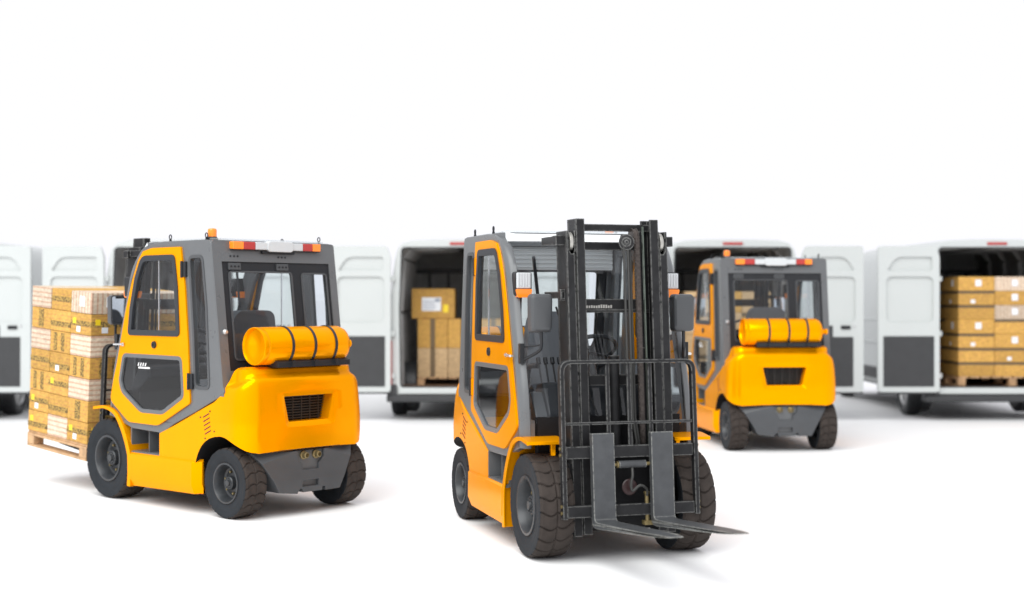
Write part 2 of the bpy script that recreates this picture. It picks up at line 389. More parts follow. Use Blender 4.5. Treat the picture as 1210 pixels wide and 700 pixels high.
CAB_FRONT = [(-.08, .70), (-.118, .95), (-.162, 1.15), (-.279, 1.489), (-.38, 1.824), (-.466, 1.981), (-.565, 2.081), (-.691, 2.12)]
def make_forklift():
    root = empty('forklift')
    # ---- wheels
    for sx in (1, -1):
        wheel(root, sx*.485, 0, .335, .235, sx, 22)
        wheel(root, sx*.50, -1.65, .270, .20, sx, 20)
    # ---- chassis underneath
    mb = MB()
    mb.box(-.36, .36, -1.35, .12, .17, .52); mb.box(-.33, .33, -1.80, -1.3, .24, .60)
    mb.box(-.37, .37, .02, .2, .2, .62)
    mb.cyl((-.46, -1.65, .27), (.46, -1.65, .27), .055); mb.cyl((-.44, 0, .335), (.44, 0, .335), .085)
    mb.box(-.42, -.20, -1.72, -1.58, .2, .36); mb.box(.20, .42, -1.72, -1.58, .2, .36)
    mb.cyl((-.36, -1.5, .3), (-.1, -1.74, .34), .02, 10); mb.cyl((.36, -1.5, .3), (.1, -1.74, .34), .02, 10)
    mb.build('chassis', 'black_underbody', root, bev=.008)
    # ---- body: hood, wheel arches and counterweight in one shell
    path = []
    ys = [-.805, -.9, -1.0, -1.1, -1.2, -1.27, -1.30]+[-1.31-.0125*k for k in range(34)]
    for y in ys: path.append((.62, y, 1, 0))
    for k in range(1, 13):
        a = PI/2*k/12; path.append((.43+.19*math.cos(a), -1.75-.175*math.sin(a), math.cos(a), -math.sin(a)))
    for k in range(1, 6): path.append((.43*(1-k/5), -1.925-.025*(1-(1-k/5)**2), 0, -1))
    def zb(x, y, i):
        if y > -1.905 or x > .5:
            T_ = ((1.30, .405), (1.312, .44), (1.335, .485), (1.37, .532), (1.42, .573), (1.48, .602), (1.55, .62), (1.62, .627), (1.68, .62), (1.75, .596), (1.82, .56), (1.88, .522), (1.92, .507))
            u = -y; base = (interp(u-.012, T_)+2*interp(u, T_)+interp(u+.012, T_))/4 if u > 1.33 else interp(u, T_)
        else: base = .508+.012*(1-(abs(x)/.43)**2)
        return base
    def zt(y, i): return interp(-y, [(.805, .603), (1.0, .675), (1.288, .79), (1.53, .885), (1.60, .93), (1.64, 1.03), (1.68, 1.12), (1.72, 1.152)])
    INS = [(.50, .008), (.60, 0), (.72, 0), (.80, .004), (.90, .014), (1.0, .030), (1.035, .042), (1.06, .088), (1.075, .094), (1.13, .098), (1.142, .104), (1.152, .125)]
    NV = 34; mb = MB(); colm = []
    full = [(x, y, nx, ny, i) for i, (x, y, nx, ny) in enumerate(path)]
    full += [(-x, y, -nx, ny, i) for i, (x, y, nx, ny) in list(enumerate(path))[:-1][::-1]]
    for x, y, nx, ny, i in full:
        lo, hi = zb(abs(x), y, i), zt(y, i)
        c = []
        wgt = max(0, min(1, (-y-1.45)/.25))
        for v in range(NV+1):
            z = lo+(hi-lo)*v/NV
            # snap levels onto the crease on the rear part
            zc = 1.005+.072*min(1, abs(ny))**1.5
            if z < zc: d = interp(z, [(.50, .008), (.60, 0), (.72, 0), (.80, .004), (.90, .012), (zc-.05, .022), (zc-.012, .032), (zc, .045)])*wgt
            else: d = interp(z, [(zc, .045), (zc+.018, .078), (zc+.03, .084), (1.138, .094), (1.146, .102), (1.152, .125)])*wgt
            if v == NV: d = max(d, .012)
            c.append(mb.bm.verts.new((x-nx*d, y-ny*d, z)))
        colm.append(c)
    for A, B in zip(colm, colm[1:]):
        for v in range(NV): mb.bm.faces.new((A[v], A[v+1], B[v+1], B[v]))
    n = len(colm)
    for idx in (0, NV):
        for i in range(n//2):
            a, b, c, d = colm[i][idx], colm[i+1][idx], colm[n-2-i][idx], colm[n-1-i][idx]
            q = []
            for t in (a, b, c, d):
                if t not in q: q.append(t)
            if len(q) > 2: mb.bm.faces.new(q)
    mb.bm.faces.new(colm[0][::-1]+colm[-1])
    body = mb.build('body', 'orange_paint', root)
    cut = MB()
    o1 = [(-.30, .985), (.30, .985), (.238, .688), (-.238, .688)]; o2 = [(-.243, .925), (.243, .925), (.198, .728), (-.198, .728)]
    cut.sweep([[(x, -2.02, z) for x, z in rnd(o1, .03, 3)], [(x, -1.936, z) for x, z in rnd(o1, .03, 3)], [(x, -1.915, z) for x, z in rnd(o2, .012, 3)], [(x, -1.80, z) for x, z in rnd(o2, .012, 3)]])
    c = cut.build('cut', 'orange_paint')
    boolean(body, [c]); body.data.set_sharp_from_angle(angle=R(38))
    body.data.materials.clear(); body.data.materials.append(MATS['orange_paint']); body.data.materials.append(MATS['black_underbody'])
    for p in body.data.polygons: p.material_index = 1 if (p.normal.z < -.25 and p.area > .004 and p.center.z < .66 and abs(p.center.x) < .56) or (p.center.y > -1.3 and p.normal.z < -.9) else 0
    # grille in the pocket
    mb = MB(); mb.plate([(-.243, .925), (.243, .925), (.198, .728), (-.198, .728)], [], lambda a, b: (a, -1.803, b), lambda a, b: (a, -1.799, b))
    g = mb.build('vent_grille', 'black_underbody', root)
    mb = MB()
    for k in range(9): z = .745+k*.021; mb.box(-.235, .235, -1.822, -1.806, z-.0035, z+.0035)
    for k in range(-2, 3): mb.box(k*.085-.003, k*.085+.003, -1.826, -1.818, .73, .924)
    mb.build('grille_bars', 'hose_rubber', g)
    # side louvres
    for sx in (1, -1):
        mb = MB()
        for k in range(5):
            z = .755-k*.032; y0 = -1.40-k*.006
            mb.sweep([[(sx*.6185, y0, z), (sx*.622, y0, z), (sx*.622, y0, z+.010), (sx*.6185, y0, z+.010)], [(sx*.6185, y0-.078, z+.033), (sx*.622, y0-.078, z+.033), (sx*.622, y0-.078, z+.043), (sx*.6185, y0-.078, z+.043)]])
        mb.build('side_louver', 'louver_dark', root)
        mb = MB()
        for y, z in ((-1.366, .759), (-1.49, .812), (-1.545, .66), (-1.428, .60)): mb.cyl((sx*.618, y, z), (sx*.6245, y, z), .006, 8)
        mb.build('rivet', 'black_plastic', root)
        # skirt below the step
        prof = [(.57, .425), (.622, .418), (.638, .405), (.640, .215), (.612, .145), (.57, .140)]
        mb = MB()
        secs = []
        for y, dx, dz in ((-.405, 0, 0), (-1.27, 0, .01), (-1.335, -.055, .02)):
            secs.append([(sx*(x+(dx if x > .58 else 0)), y, z+(dz if z < .3 else 0)) for x, z in prof])
        mb.sweep(secs); mb.build('skirt', 'orange_paint', root, bev=.006)
        # fender: ribbon over the front wheel
        fp = [(.165, .763), (.09, .773), (0, .780), (-.10, .768), (-.188, .734), (-.262, .665), (-.312, .597), (-.355, .52), (-.385, .45), (-.404, .385), (-.408, .25), (-.40, .135)]
        fpp = smooth_path([(0, y, z) for y, z in fp], 3); secs = []
        for i, p in enumerate(fpp):
            t = (fpp[min(i+1, len(fpp)-1)]-fpp[max(i-1, 0)]).normalized(); nn = Vector((0, t.z, -t.y))
            if nn.z < -.0 and i < 20: nn = -nn
            nn = Vector((0, -t.z, t.y)); nn = -nn
            inner = .38
            a, b = p, p-nn*.022
            lip = p-nn*(.024+.02*min(1, max(0, i-6)/10))
            secs.append([(sx*inner, a.y, a.z), (sx*.636, a.y, a.z), (sx*.636, lip.y, lip.z), (sx*.626, lip.y, lip.z), (sx*.622, b.y, b.z), (sx*inner, b.y, b.z)])
        mb = MB(); mb.sweep(secs); mb.build('fender', 'orange_paint', root, bev=.004)
        mb = MB(); mb.box(sx*.42, sx*.45, .06, .09, .66, .757); mb.build('fender_bracket', 'orange_paint', root, bev=.004)
        # step well
        mb = MB(); mb.box(sx*.40, sx*.605, -.81, -.36, .405, .43); mb.box(sx*.40, sx*.42, -.81, -.36, .43, .66)
        mb.box(sx*.42, sx*.60, -.375, -.36, .43, .64); mb.box(sx*.42, sx*.58, -.60, -.592, .43, .63)
        mb.plate([(-.36, .425), (-.81, .425), (-.81, .402), (-.36, .402)], [], lambda a, b: (sx*.60, a, b), lambda a, b: (sx*.618, a, b))
        mb.box(sx*.42, sx*.617, -.812, -.798, .43, .606)
        mb.build('step', 'cab_grey', root, bev=.002)
        # ---- cab side frame
        out = CAB_FRONT+[(-.842, 2.132), (-1.40, 2.132), (-1.474, 2.122), (-1.489, 2.095), (-1.520, 1.862), (-1.567, 1.511), (-1.632, 1.03), (-1.66, .96), (-1.60, .925), (-1.29, .795), (-1.0, .684), (-.83, .60), (-.404, .612), (-.22, .66)]
        door = [(-.09, .83), (-.140, 1.0), (-.197, 1.151), (-.323, 1.57), (-.423, 1.824), (-.509, 1.985), (-.579, 2.058), (-.705, 2.083), (-1.109, 2.083), (-1.165, 1.77), (-1.210, 1.318), (-1.235, .86), (-.79, .659), (-.369, .663)]
        door_r = rnd(door, [.05, 0, 0, 0, 0, 0, 0, .03, .012, 0, 0, .02, .04, .04], 4)
        hole = rnd(inset(door, .035), .03, 3)
        rq = rnd([(-1.206, 2.002), (-1.378, 2.004), (-1.432, 1.62), (-1.468, .985), (-1.285, .985), (-1.262, 1.40)], .045, 4)
        mb = MB(); mb.plate(out, [hole, rq], lambda a, b: (sx*.565, a, b), lambda a, b: (sx*.612, a, b))
        fr = mb.build('cab_side_frame', 'cab_grey', root, bev=.010, seg=3)
        mb = MB(); mb.plate(rnd(inset(rq, -.012), 0), [inset(rq, .012)], lambda a, b: (sx*.607, a, b), lambda a, b: (sx*.617, a, b)); mb.build('window_seal', 'mirror_shell', fr, bev=.004)
        mb = MB(); mb.sheet(inset(rq, .002), lambda a, b: (sx*.598, a, b)); mb.build('quarter_window', 'cab_glass', fr)
        # ---- door
        ws = rnd([(-.367, 1.38), (-.40, 1.60), (-.470, 1.84), (-.565, 2.02), (-1.030, 2.02), (-1.072, 1.772), (-1.098, 1.38)], [.045, 0, 0, .07, .045, 0, .045], 5)
        lw = rnd([(-.225, 1.00), (-.285, 1.225), (-1.125, 1.220), (-1.155, .90), (-.859, .752), (-.545, .752), (-.262, .905)], [.03, .05, .05, .04, .04, .04, .04], 4)
        mb = MB(); mb.plate(door_r, [ws, lw], lambda a, b: (sx*.600, a, b), lambda a, b: (sx*.628, a, b))
        dr = mb.build('door', 'orange_paint', root, bev=.004)
        mb = MB(); mb.plate(inset(ws, -.004), [inset(ws, .042)], lambda a, b: (sx*.610, a, b), lambda a, b: (sx*.636, a, b)); mb.build('window_seal', 'rubber_seal', dr, bev=.006)
        mb = MB(); mb.plate(inset(lw, -.002), [inset(lw, .030)], lambda a, b: (sx*.610, a, b), lambda a, b: (sx*.630, a, b)); mb.build('lower_window_seal', 'cab_grey', dr, bev=.004)
        mb = MB(); mb.sheet(inset(ws, .03), lambda a, b: (sx*.615, a, b)); mb.build('upper_pane', 'cab_glass', dr)
        mb = MB(); mb.box(sx*.610, sx*.621, -.800, -.792, 1.415, 1.98); mb.build('pane_divider', 'chrome', dr)
        mb = MB(); mb.sheet(inset(lw, .02), lambda a, b: (sx*.615, a, b)); mb.build('lower_pane', 'door_glass', dr)
        if sx < 0:
          mb = MB()   # small white sticker, too small to read
          for k in range(4): y = -.49-k*.034; mb.plate([(y, 1.128), (y-.014, 1.128), (y-.024, 1.155), (y-.012, 1.155)], [], lambda a, b: (sx*.6172, a, b), lambda a, b: (sx*.6185, a, b))
          mb.box(sx*.6172, sx*.6185, -.665, -.50, 1.108, 1.121)
          mb.build('window_sticker', 'decal_white', dr)
        mb = MB(); mb.box(sx*.630, sx*.642, -.315, -.285, 1.285, 1.312); mb.cyl((sx*.645, -.175, 1.297), (sx*.645, -.30, 1.300), .009, 10); mb.cyl((sx*.625, -.18, 1.297), (sx*.645, -.18, 1.297), .008, 8)
        mb.build('door_handle', 'chrome', dr, bev=.002)
        mb = MB(); mb.lathe([(0, .030), (.012, .028), (.014, .012), (.008, .010), (.008, 0)], (sx*.628, -.745, 1.305), (sx, 0, 0), 20); mb.xf(Matrix.Translation((0, 0, 0))); mb.build('lock', 'black_plastic', dr)
        for zy in ((-1.125, 1.905), (-1.215, 1.03)):
            mb = MB(); y, z = zy
            mb.box(sx*.615, sx*.634, y+.035, y-.006, z-.062, z+.062); h = mb.build('hinge', 'orange_paint', dr, bev=.003)
            mb = MB(); mb.box(sx*.612, sx*.632, y-.010, y-.055, z-.06, z+.06); mb.cyl((sx*.634, y-.006, z-.065), (sx*.634, y-.006, z+.065), .011, 10)
            mb.build('hinge_leaf', 'dark_frame', h, bev=.002)
        # ---- front pillar, rounded corner section swept up the cab front
        secs = []
        for y, z in smooth_path([(0, a, b) for a, b in CAB_FRONT], 3) and [(p.y, p.z) for p in smooth_path([(0, a, b) for a, b in CAB_FRONT], 3)]:
            k = interp(z, [(.7, 1), (1.95, 1), (2.12, .35)])
            secs.append([(sx*.566, y-.02, z), (sx*.612, y-.02, z), (sx*.612, y+.006*k, z), (sx*.608, y+.026*k, z), (sx*.596, y+.046*k, z), (sx*.578, y+.060*k, z), (sx*.553, y+.066*k, z), (sx*.548, y+.060*k, z), (sx*.552, y+.048*k, z), (sx*.566, y+.03*k, z)])
        mb = MB(); mb.sweep(secs); mb.build('front_pillar', 'cab_grey', root, ang=50)
        # signal lamp on the pillar
        mb = MB(); mb.sweep([[(sx*x, -.33, z) for x, z in rnd([(.475, 1.690), (.59, 1.690), (.59, 1.855), (.475, 1.855)], .02, 3)], [(sx*x, -.245, z) for x, z in rnd([(.475, 1.690), (.59, 1.690), (.59, 1.855), (.475, 1.855)], .02, 3)]])
        sl = mb.build('headlight', 'black_plastic', root, bev=.004)
        mb = MB(); mb.box(sx*.482, sx*.583, -.25, -.238, 1.742, 1.848)
        mb.build('clear_lens', 'white_lens', sl, bev=.006)
        mb = MB()
        for k in range(5): mb.box(sx*(.49+k*.019), sx*(.495+k*.019), -.24, -.234, 1.75+.01*(k % 2), 1.842)
        mb.build('lens_ribs', 'chrome', sl)
        mb = MB(); mb.sweep([[(sx*x, -.335, z) for x, z in rnd([(.488, 1.682), (.578, 1.682), (.59, 1.738), (.475, 1.738)], .01, 3)], [(sx*x, -.228, z) for x, z in rnd([(.488, 1.682), (.578, 1.682), (.59, 1.738), (.475, 1.738)], .01, 3)]])
        mb.build('turn_signal', 'amber_lens', sl, bev=.006)
        # mirror
        mb = MB(); mo = rnd([(.425, 1.455), (.575, 1.455), (.578, 1.705), (.422, 1.705)], .03, 5)
        mb.sweep([[(sx*x, -.02, z) for x, z in mo], [(sx*x, .02, z) for x, z in mo], [(sx*(.5+(x-.5)*.92), .045, 1.58+(z-1.58)*.95) for x, z in mo], [(sx*(.5+(x-.5)*.75), .056, 1.58+(z-1.58)*.84) for x, z in mo]])
        mi = mb.build('mirror', 'mirror_shell', root, ang=35)
        mb = MB(); mb.plate(inset(mo, .012), [], lambda a, b: (sx*a, -.022, b), lambda a, b: (sx*a, -.0205, b)); mb.build('mirror_glass', 'mirror_glass', mi)
        mb = MB(); mb.tube(smooth_path([(sx*.50, .03, 1.47), (sx*.50, .035, 1.37), (sx*.515, .01, 1.33), (sx*.575, -.13, 1.27)], 4), .011, 8)
        mb.tube([(sx*.50, .035, 1.375), (sx*.575, -.14, 1.355)], .006, 8); mb.box(sx*.568, sx*.60, -.15, -.11, 1.25, 1.38)
        mb.build('mirror_arm', 'black_plastic', mi, bev=.002)
        # lifting eyes on the roof
        for y in (-.87, -1.36):
            mb = MB(); mb.cyl((sx*.56, y, 2.125), (sx*.56, y, 2.15), .010, 8)
            pts = [(sx*.56, y+.016*math.cos(a), 2.168+.018*math.sin(a)) for a in [2*PI*k/12 for k in range(13)]]; mb.tube(pts, .0045, 6); mb.build('lifting_eye', 'dark_frame', root)
    # ---- roof
    mb = MB(); ro = rnd([(-.595, -.535), (.595, -.535), (.595, -1.462), (-.595, -1.462)], [.10, .10, .03, .03], 6); rh = rnd([(-.53, -.57), (.53, -.57), (.53, -1.37), (-.53, -1.37)], .02, 4)
    mb.plate(ro, [rh], lambda a, b: (a, b, 2.07), lambda a, b: (a, b, 2.130)); rf = mb.build('roof', 'cab_grey', root, bev=.014, seg=3)
    mb = MB()
    n_ = 43
    top = [(-.50, 2.147), (.50, 2.147)]; z0 = 2.134
    mb.box(-.54, .54, -1.44, -.555, 2.134, 2.146)
    mb.build('roof_panel', 'roof_sheet', rf, bev=.004)
    for k in range(5):
        y = -.70-k*.14; mb = MB(); mb.box(-.53, .53, y-.012, y+.012, 2.10, 2.118); mb.build('roof_bar', 'roof_bar', rf, bev=.004)
    mb = MB()
    mb.sweep([[(x, -.50+.02*(1-abs(x)/.56), 2.062), (x, -.485+.02*(1-abs(x)/.56), 2.07), (x, -.545, 2.130), (x, -.60, 2.136), (x, -.60, 2.118)] for x in (-.565, -.3, 0, .3, .565)]); mb.build('front_header', 'white_panel', rf, ang=50)
    # windscreen
    mb = MB(); rows = []
    for y, z in [(-.05, .86), (-.108, 1.15), (-.225, 1.489), (-.325, 1.824), (-.41, 1.98), (-.495, 2.065)]:
        rows.append([mb.bm.verts.new((x, y+.018*(1-(x/.553)**2), z)) for x in (-.553, -.37, -.18, 0, .18, .37, .553)])
    for A, B in zip(rows, rows[1:]):
        for k in range(6): mb.bm.faces.new((A[k], A[k+1], B[k+1], B[k]))
    mb.build('windscreen', 'cab_glass', root)
    # wiper
    mb = MB(); mb.tube([(.1, .02, .9), (.28, -.1, 1.4)], .006, 6); mb.tube([(.22, -.03, 1.15), (.33, -.17, 1.62)], .007, 6); mb.build('wiper', 'black_plastic', root)
    # ---- cab rear wall, leaning forward a little to the top
    sl = lambda z: -1.474-.135*(2.1-z)*(1 if z < 2.1 else 0)
    def rw(o0): return lambda a, b: (a, sl(b)+o0, b)
    mb = MB(); mb.plate(rnd([(-.609, .93), (.609, .93), (.609, 1.5), (.609, 2.125), (-.609, 2.125), (-.609, 1.5)], [0, 0, 0, .03, .03, 0]), [[(-.528, 1.12), (.540, 1.12), (.540, 1.962), (-.528, 1.962)]], rw(-.02), rw(.035))
    rwall = mb.build('rear_wall', 'cab_grey', root, bev=.010, seg=3)
    p1 = rnd([(-.468, 1.20), (.150, 1.20), (.150, 1.888), (-.468, 1.888)], .035, 4); p2 = rnd([(.246, 1.20), (.510, 1.20), (.510, 1.882), (.246, 1.882)], .035, 4)
    mb = MB(); mb.plate([(-.53, 1.115), (.542, 1.115), (.542, 1.964), (-.53, 1.964)], [p1, p2], rw(-.008), rw(.02))
    rwin = mb.build('rear_window_frame', 'dark_frame', root, bev=.003)
    for p in (p1, p2):
        mb = MB(); mb.plate(inset(p, -.004), [inset(p, .010)], rw(-.016), rw(-.004)); mb.build('window_seal', 'mirror_shell', rwin, bev=.002)
        mb = MB(); mb.sheet(inset(p, .002), rw(.003)); mb.build('rear_pane', 'cab_glass', rwin)
    for x in (-.41, .055):
        mb = MB(); mb.plate([(x-.058, 1.900), (x+.058, 1.900), (x+.058, 1.953), (x-.058, 1.953)], [], rw(-.022), rw(-.006)); h = mb.build('hinge', 'mirror_shell', rwin, bev=.002)
        mb = MB()
        for z, o0 in ((1.926, -.020), (2.005, -.018)):
            for q in (-.034, 0, .034): mb.cyl((x+q, sl(z)+o0-.008, z), (x+q, sl(z)+o0+.003, z), .0075, 6)
        mb.build('hinge_bolt', 'dark_frame', h)
    mb = MB(); mb.lathe([(0, .022), (.015, .022), (.03, .012), (.03, 0)], (-.555, sl(1.42)-.02, 1.42), (0, -1, 0), 14); mb.build('door_latch', 'alloy', rwall)
    # light inner lining over the rear window
    mb = MB(); mb.box(-.55, .55, -1.425, -1.41, 1.893, 2.065)
    for k in range(5): z = 1.91+k*.032; mb.box(-.55, .55, -1.41, -1.402, z, z+.012)
    mb.build('header_lining', 'header_lining', rwall, bev=.002)
    # light bar
    mb = MB(); mb.box(-.445, .430, -1.535, -1.485, 2.052, 2.064); mb.box(-.15, .17, -1.53, -1.485, 2.03, 2.06); lb = mb.build('light_bar', 'dark_frame', root, bev=.004)
    for x0, x1, mm, nm in ((-.445, -.340, 'amber_lens', 'turn_signal'), (-.340, -.228, 'red_lens', 'brake_light'), (-.228, -.112, 'white_lens', 'reversing_light'), (.140, .246, 'white_lens', 'reversing_light'), (.246, .345, 'red_lens', 'brake_light'), (.345, .430, 'amber_lens', 'turn_signal')):
        mb = MB(); mb.box(x0+.001, x1-.001, -1.545, -1.49, 2.060, 2.120); mb.build(nm, mm, lb, bev=.006)
    mb = MB(); mb.sweep([[(x, y, z) for x, z in rnd([(-.115, 2.06), (-.09, 2.046), (.12, 2.046), (.143, 2.06), (.143, 2.118), (.12, 2.131), (-.09, 2.131), (-.115, 2.118)], .008, 2)] for y in (-1.49, -1.552)]); mb.build('lamp_housing', 'white_lens', lb, bev=.006)
    # beacon
    mb = MB(); mb.lathe([(0, 0), (0, .045), (.012, .045), (.03, .036), (.03, 0)], (-.50, -1.35, 2.128), (0, 0, 1), 20); be = mb.build('beacon', 'black_plastic', root)
    mb = MB(); mb.lathe([(0, 0), (0, .034), (.045, .036), (.06, .032), (.066, .02), (.066, 0)], (-.50, -1.35, 2.158), (0, 0, 1), 24); mb.build('beacon_lens', 'amber_lens', be)
    # ---- lower counterweight
    lo_out = [(-.500, .505), (-.30, .515), (0, .522), (.30, .515), (.500, .505), (.44, .42), (.355, .28), (.30, .175), (.155, .172), (.15, .205), (.125, .205), (.12, .175), (-.068, .175), (-.078, .205), (-.10, .205), (-.125, .168), (-.300, .190), (-.355, .285), (-.44, .42)]
    octo = [(-.125, .500), (.135, .500), (.135, .44), (.085, .395), (.085, .350), (-.075, .350), (-.075, .395), (-.125, .44)]
    slot = [(-.075, .267), (.085, .267), (.085, .218), (-.075, .218)]
    bend = lambda a: -.10*max(0, (abs(a)-.36)/.14)**2 if abs(a) > .36 else 0
    mb = MB(); mb.plate(lo_out, [octo, slot], lambda a, b: (a, -1.937-bend(a)+.01*(.5-b), b), lambda a, b: (a, -1.70, b))
    cw = mb.build('lower_counterweight', 'grey_paint', root, bev=.008)
    mb = MB(); mb.box(-.13, .14, -1.91, -1.88, .34, .505); mb.box(-.08, .09, -1.90, -1.87, .21, .275); mb.build('tow_plate', 'cab_grey', cw, bev=.003)
    for x in (-.055, .068):
        mb = MB(); mb.lathe([(0, .034), (.015, .034), (.02, .024), (.05, .024), (.055, .016), (.04, .014), (.04, 0)], (x, -1.91, .462), (0, -1, 0), 20); mb.build('tow_bolt', 'brass', cw)
    # ---- gas tank
    tx = Vector((1, 0, 0)); o = (-.435, -1.80, 1.312); r = .146
    mb = MB(); mb.lathe([(.05, 0), (.045, .05), (.03, .09), (.022, .118), (.020, .128), (0, .134), (-.006, .138), (-.006, .144), (0, r), (.035, r), (.045, r-.004), (.055, r), (.80, r), (.84, r-.012), (.868, r-.045), (.88, .06), (.88, 0)], o, tx, 56)
    tk = mb.build('gas_tank', 'orange_paint', root, ang=35)
    mb = MB(); mb.cyl((.44, -1.80, 1.312), (.475, -1.80, 1.312), .03); mb.cyl((.47, -1.80, 1.312), (.50, -1.80, 1.312), .018); mb.cyl((.49, -1.80, 1.312), (.515, -1.80, 1.312), .032, 12); mb.build('valve', 'orange_paint', tk)
    for x in (-.185, .035, .245):
        pts = []
        mb = MB(); mb.lathe([(0, r+.001), (0, r+.006), (.022, r+.006), (.022, r+.001)], (x, -1.80, 1.312), tx, 56, closed=True); mb.build('strap', 'rubber_seal', tk)
        mb = MB(); mb.box(x-.002, x+.024, -1.958, -1.945, 1.15, 1.20); mb.build('strap_end', 'dark_frame', tk)
    mb = MB(); mb.sweep([[(x, -1.93, 1.148), (x, -1.68, 1.148), (x, -1.68, 1.19), (x, -1.72, 1.205), (x, -1.80, 1.166), (x, -1.885, 1.205), (x, -1.93, 1.19)] for x in (-.31, .41)]); mb.build('tank_cradle', 'dark_frame', tk, bev=.003)
    # ---- interior
    mb = MB(); mb.box(-.555, .555, -.80, -.05, .60, .64); mb.box(-.5, .5, -.10, -.03, .60, .90); mb.box(-.555, .555, -1.62, -1.30, .80, .95)
    mb.build('cab_floor', 'black_underbody', root)
    mb = MB(); mb.sweep([[(x, -.04, .60), (x, -.06, .92), (x, -.20, 1.12), (x, -.34, 1.10), (x, -.36, 1.02), (x, -.20, .9), (x, -.18, .60)] for x in (-.42, .42)]); mb.build('dashboard', 'dark_frame', root, bev=.02)
    mb = MB(); mb.sweep([[(x, -.055, .87), (x, -.20, 1.055), (x, -.22, 1.05), (x, -.2, .87)] for x in (.1, .5)]); mb.build('instrument_cowl', 'mirror_shell', root, bev=.012)
    mb = MB(); mb.tube([(0, -.25, 1.0), (0, -.42, 1.29)], .025, 10); mb.build('steering_column', 'black_plastic', root)
    mb = MB(); M = Matrix.Translation((0, -.44, 1.32)) @ Matrix.Rotation(R(32), 4, 'X')
    pts = [M @ Vector((.19*math.cos(a), .19*math.sin(a), 0)) for a in [2*PI*k/36 for k in range(37)]]; mb.tube(pts, .015, 10)
    for a in (R(90), R(210), R(330)): mb.tube([M @ Vector((0, 0, -.02)), M @ Vector((.19*math.cos(a), .19*math.sin(a), 0))], .012, 6)
    mb.cyl(M @ Vector((0, 0, -.04)), M @ Vector((0, 0, .01)), .045, 16); mb.build('steering_wheel', 'black_plastic', root)
    mb = MB(); mb.box(-.25, .25, -1.08, -.58, .88, 1.0); st = mb.build('seat', 'seat_fabric', root, bev=.04, seg=4)
    mb = MB(); mb.box(-.28, .28, -1.06, -.62, .62, .88); mb.build('seat_base', 'seat_base', st, bev=.06, seg=4)
    mb = MB(); so = rnd([(-.23, 1.0), (.23, 1.0), (.24, 1.35), (.19, 1.58), (-.19, 1.58), (-.24, 1.35)], .08, 5)
    mb.plate(so, [], lambda a, b: (a, -1.02-.18*(b-1.0), b), lambda a, b: (a, -1.14-.18*(b-1.0), b)); mb.build('backrest', 'seat_fabric', st, bev=.03, seg=4)
    mb = MB(); mb.tube(smooth_path([(.27, -1.0, 1.05), (.27, -.95, 1.18), (.27, -.75, 1.2)], 3), .02, 8); mb.tube(smooth_path([(-.27, -1.0, 1.05), (-.27, -.95, 1.18), (-.27, -.75, 1.2)], 3), .02, 8); mb.build('armrest', 'black_plastic', st)
    mb = MB()
    for k in range(4): x = .22+k*.05; mb.tube([(x, -.34, 1.08), (x, -.42, 1.24)], .006, 6); mb.cyl((x, -.415, 1.23), (x, -.435, 1.27), .015, 10)
    mb.build('control_levers', 'black_plastic', root)
    mb = MB(); mb.tube([(.40, -.44, 1.96), (.30, -.62, 1.60)], .012, 6); mb.build('interior_bar', 'dark_frame', root)
    # ---- mast, leaning back
    sh = Matrix.Identity(4); sh[1][2] = -.08; sh[1][3] = .08*2.194
    def T(m_): return m_.xf(sh)
    mast = empty('mast'); mast.parent = root
    for sx in (1, -1):
        # inner stage
        mb = MB(); mb.box(sx*.228, sx*.287, .080, .100, .17, 2.194); mb.box(sx*.272, sx*.287, -.055, .082, .17, 2.194); mb.box(sx*.228, sx*.287, -.075, -.055, .17, 2.194)
        T(mb).build('inner_rail', 'mast_steel', mast, bev=.004)
        # outer stage: web, front flange with a roller notch at its top
        mb = MB(); mb.plate([(sx*.291, .16), (sx*.350, .16), (sx*.350, 2.115), (sx*.334, 2.115), (sx*.334, 1.985), (sx*.322, 1.965), (sx*.306, 1.965), (sx*.297, 1.985), (sx*.297, 2.115), (sx*.291, 2.115)], [], lambda a, b: (a, .070, b), lambda a, b: (a, .092, b))
        mb.box(sx*.334, sx*.350, -.10, .072, .16, 2.115); mb.box(sx*.291, sx*.350, -.12, -.10, .16, 2.115)
        T(mb).build('outer_rail', 'mast_steel', mast, bev=.003)
        mb = MB(); mb.lathe([(-.012, 0), (-.012, .062), (.012, .062), (.012, 0)], (sx*.315, .035, 2.045), (1, 0, 0), 28); T(mb).build('roller', 'roller_steel', mast, bev=.004)
        # brackets back to the cab
        mb = MB(); mb.box(sx*.350, sx*.385, -.33, .03, 2.03, 2.085); mb.box(sx*.345, sx*.41, -.02, .05, 2.02, 2.085)
        T(mb).build('rail_bracket', 'mast_steel', mast, bev=.003)
        mb = MB(); mb.box(sx*.350, sx*.372, -.33, .03, 1.675, 1.72); mb.box(sx*.345, sx*.38, -.01, .03, 1.66, 1.735); T(mb).build('mast_stay', 'mast_steel', mast, bev=.003)
        mb = MB(); mb.cyl((sx*.30, -.12, .55), (sx*.30, -.40, .72), .035, 16); T(mb).build('tilt_cylinder', 'mast_steel', mast)
        # lift cylinders
        mb = MB(); mb.cyl((sx*.205, -.03, .25), (sx*.205, -.03, 1.35), .028, 16); mb.cyl((sx*.205, -.03, 1.35), (sx*.205, -.03, 2.12), .018, 14); T(mb).build('lift_cylinder', 'mast_steel', mast)
    mb = MB(); mb.box(-.205, -.200, .02, .045, .4, 2.15); T(mb).build('greased_track', 'grease_steel', mast)
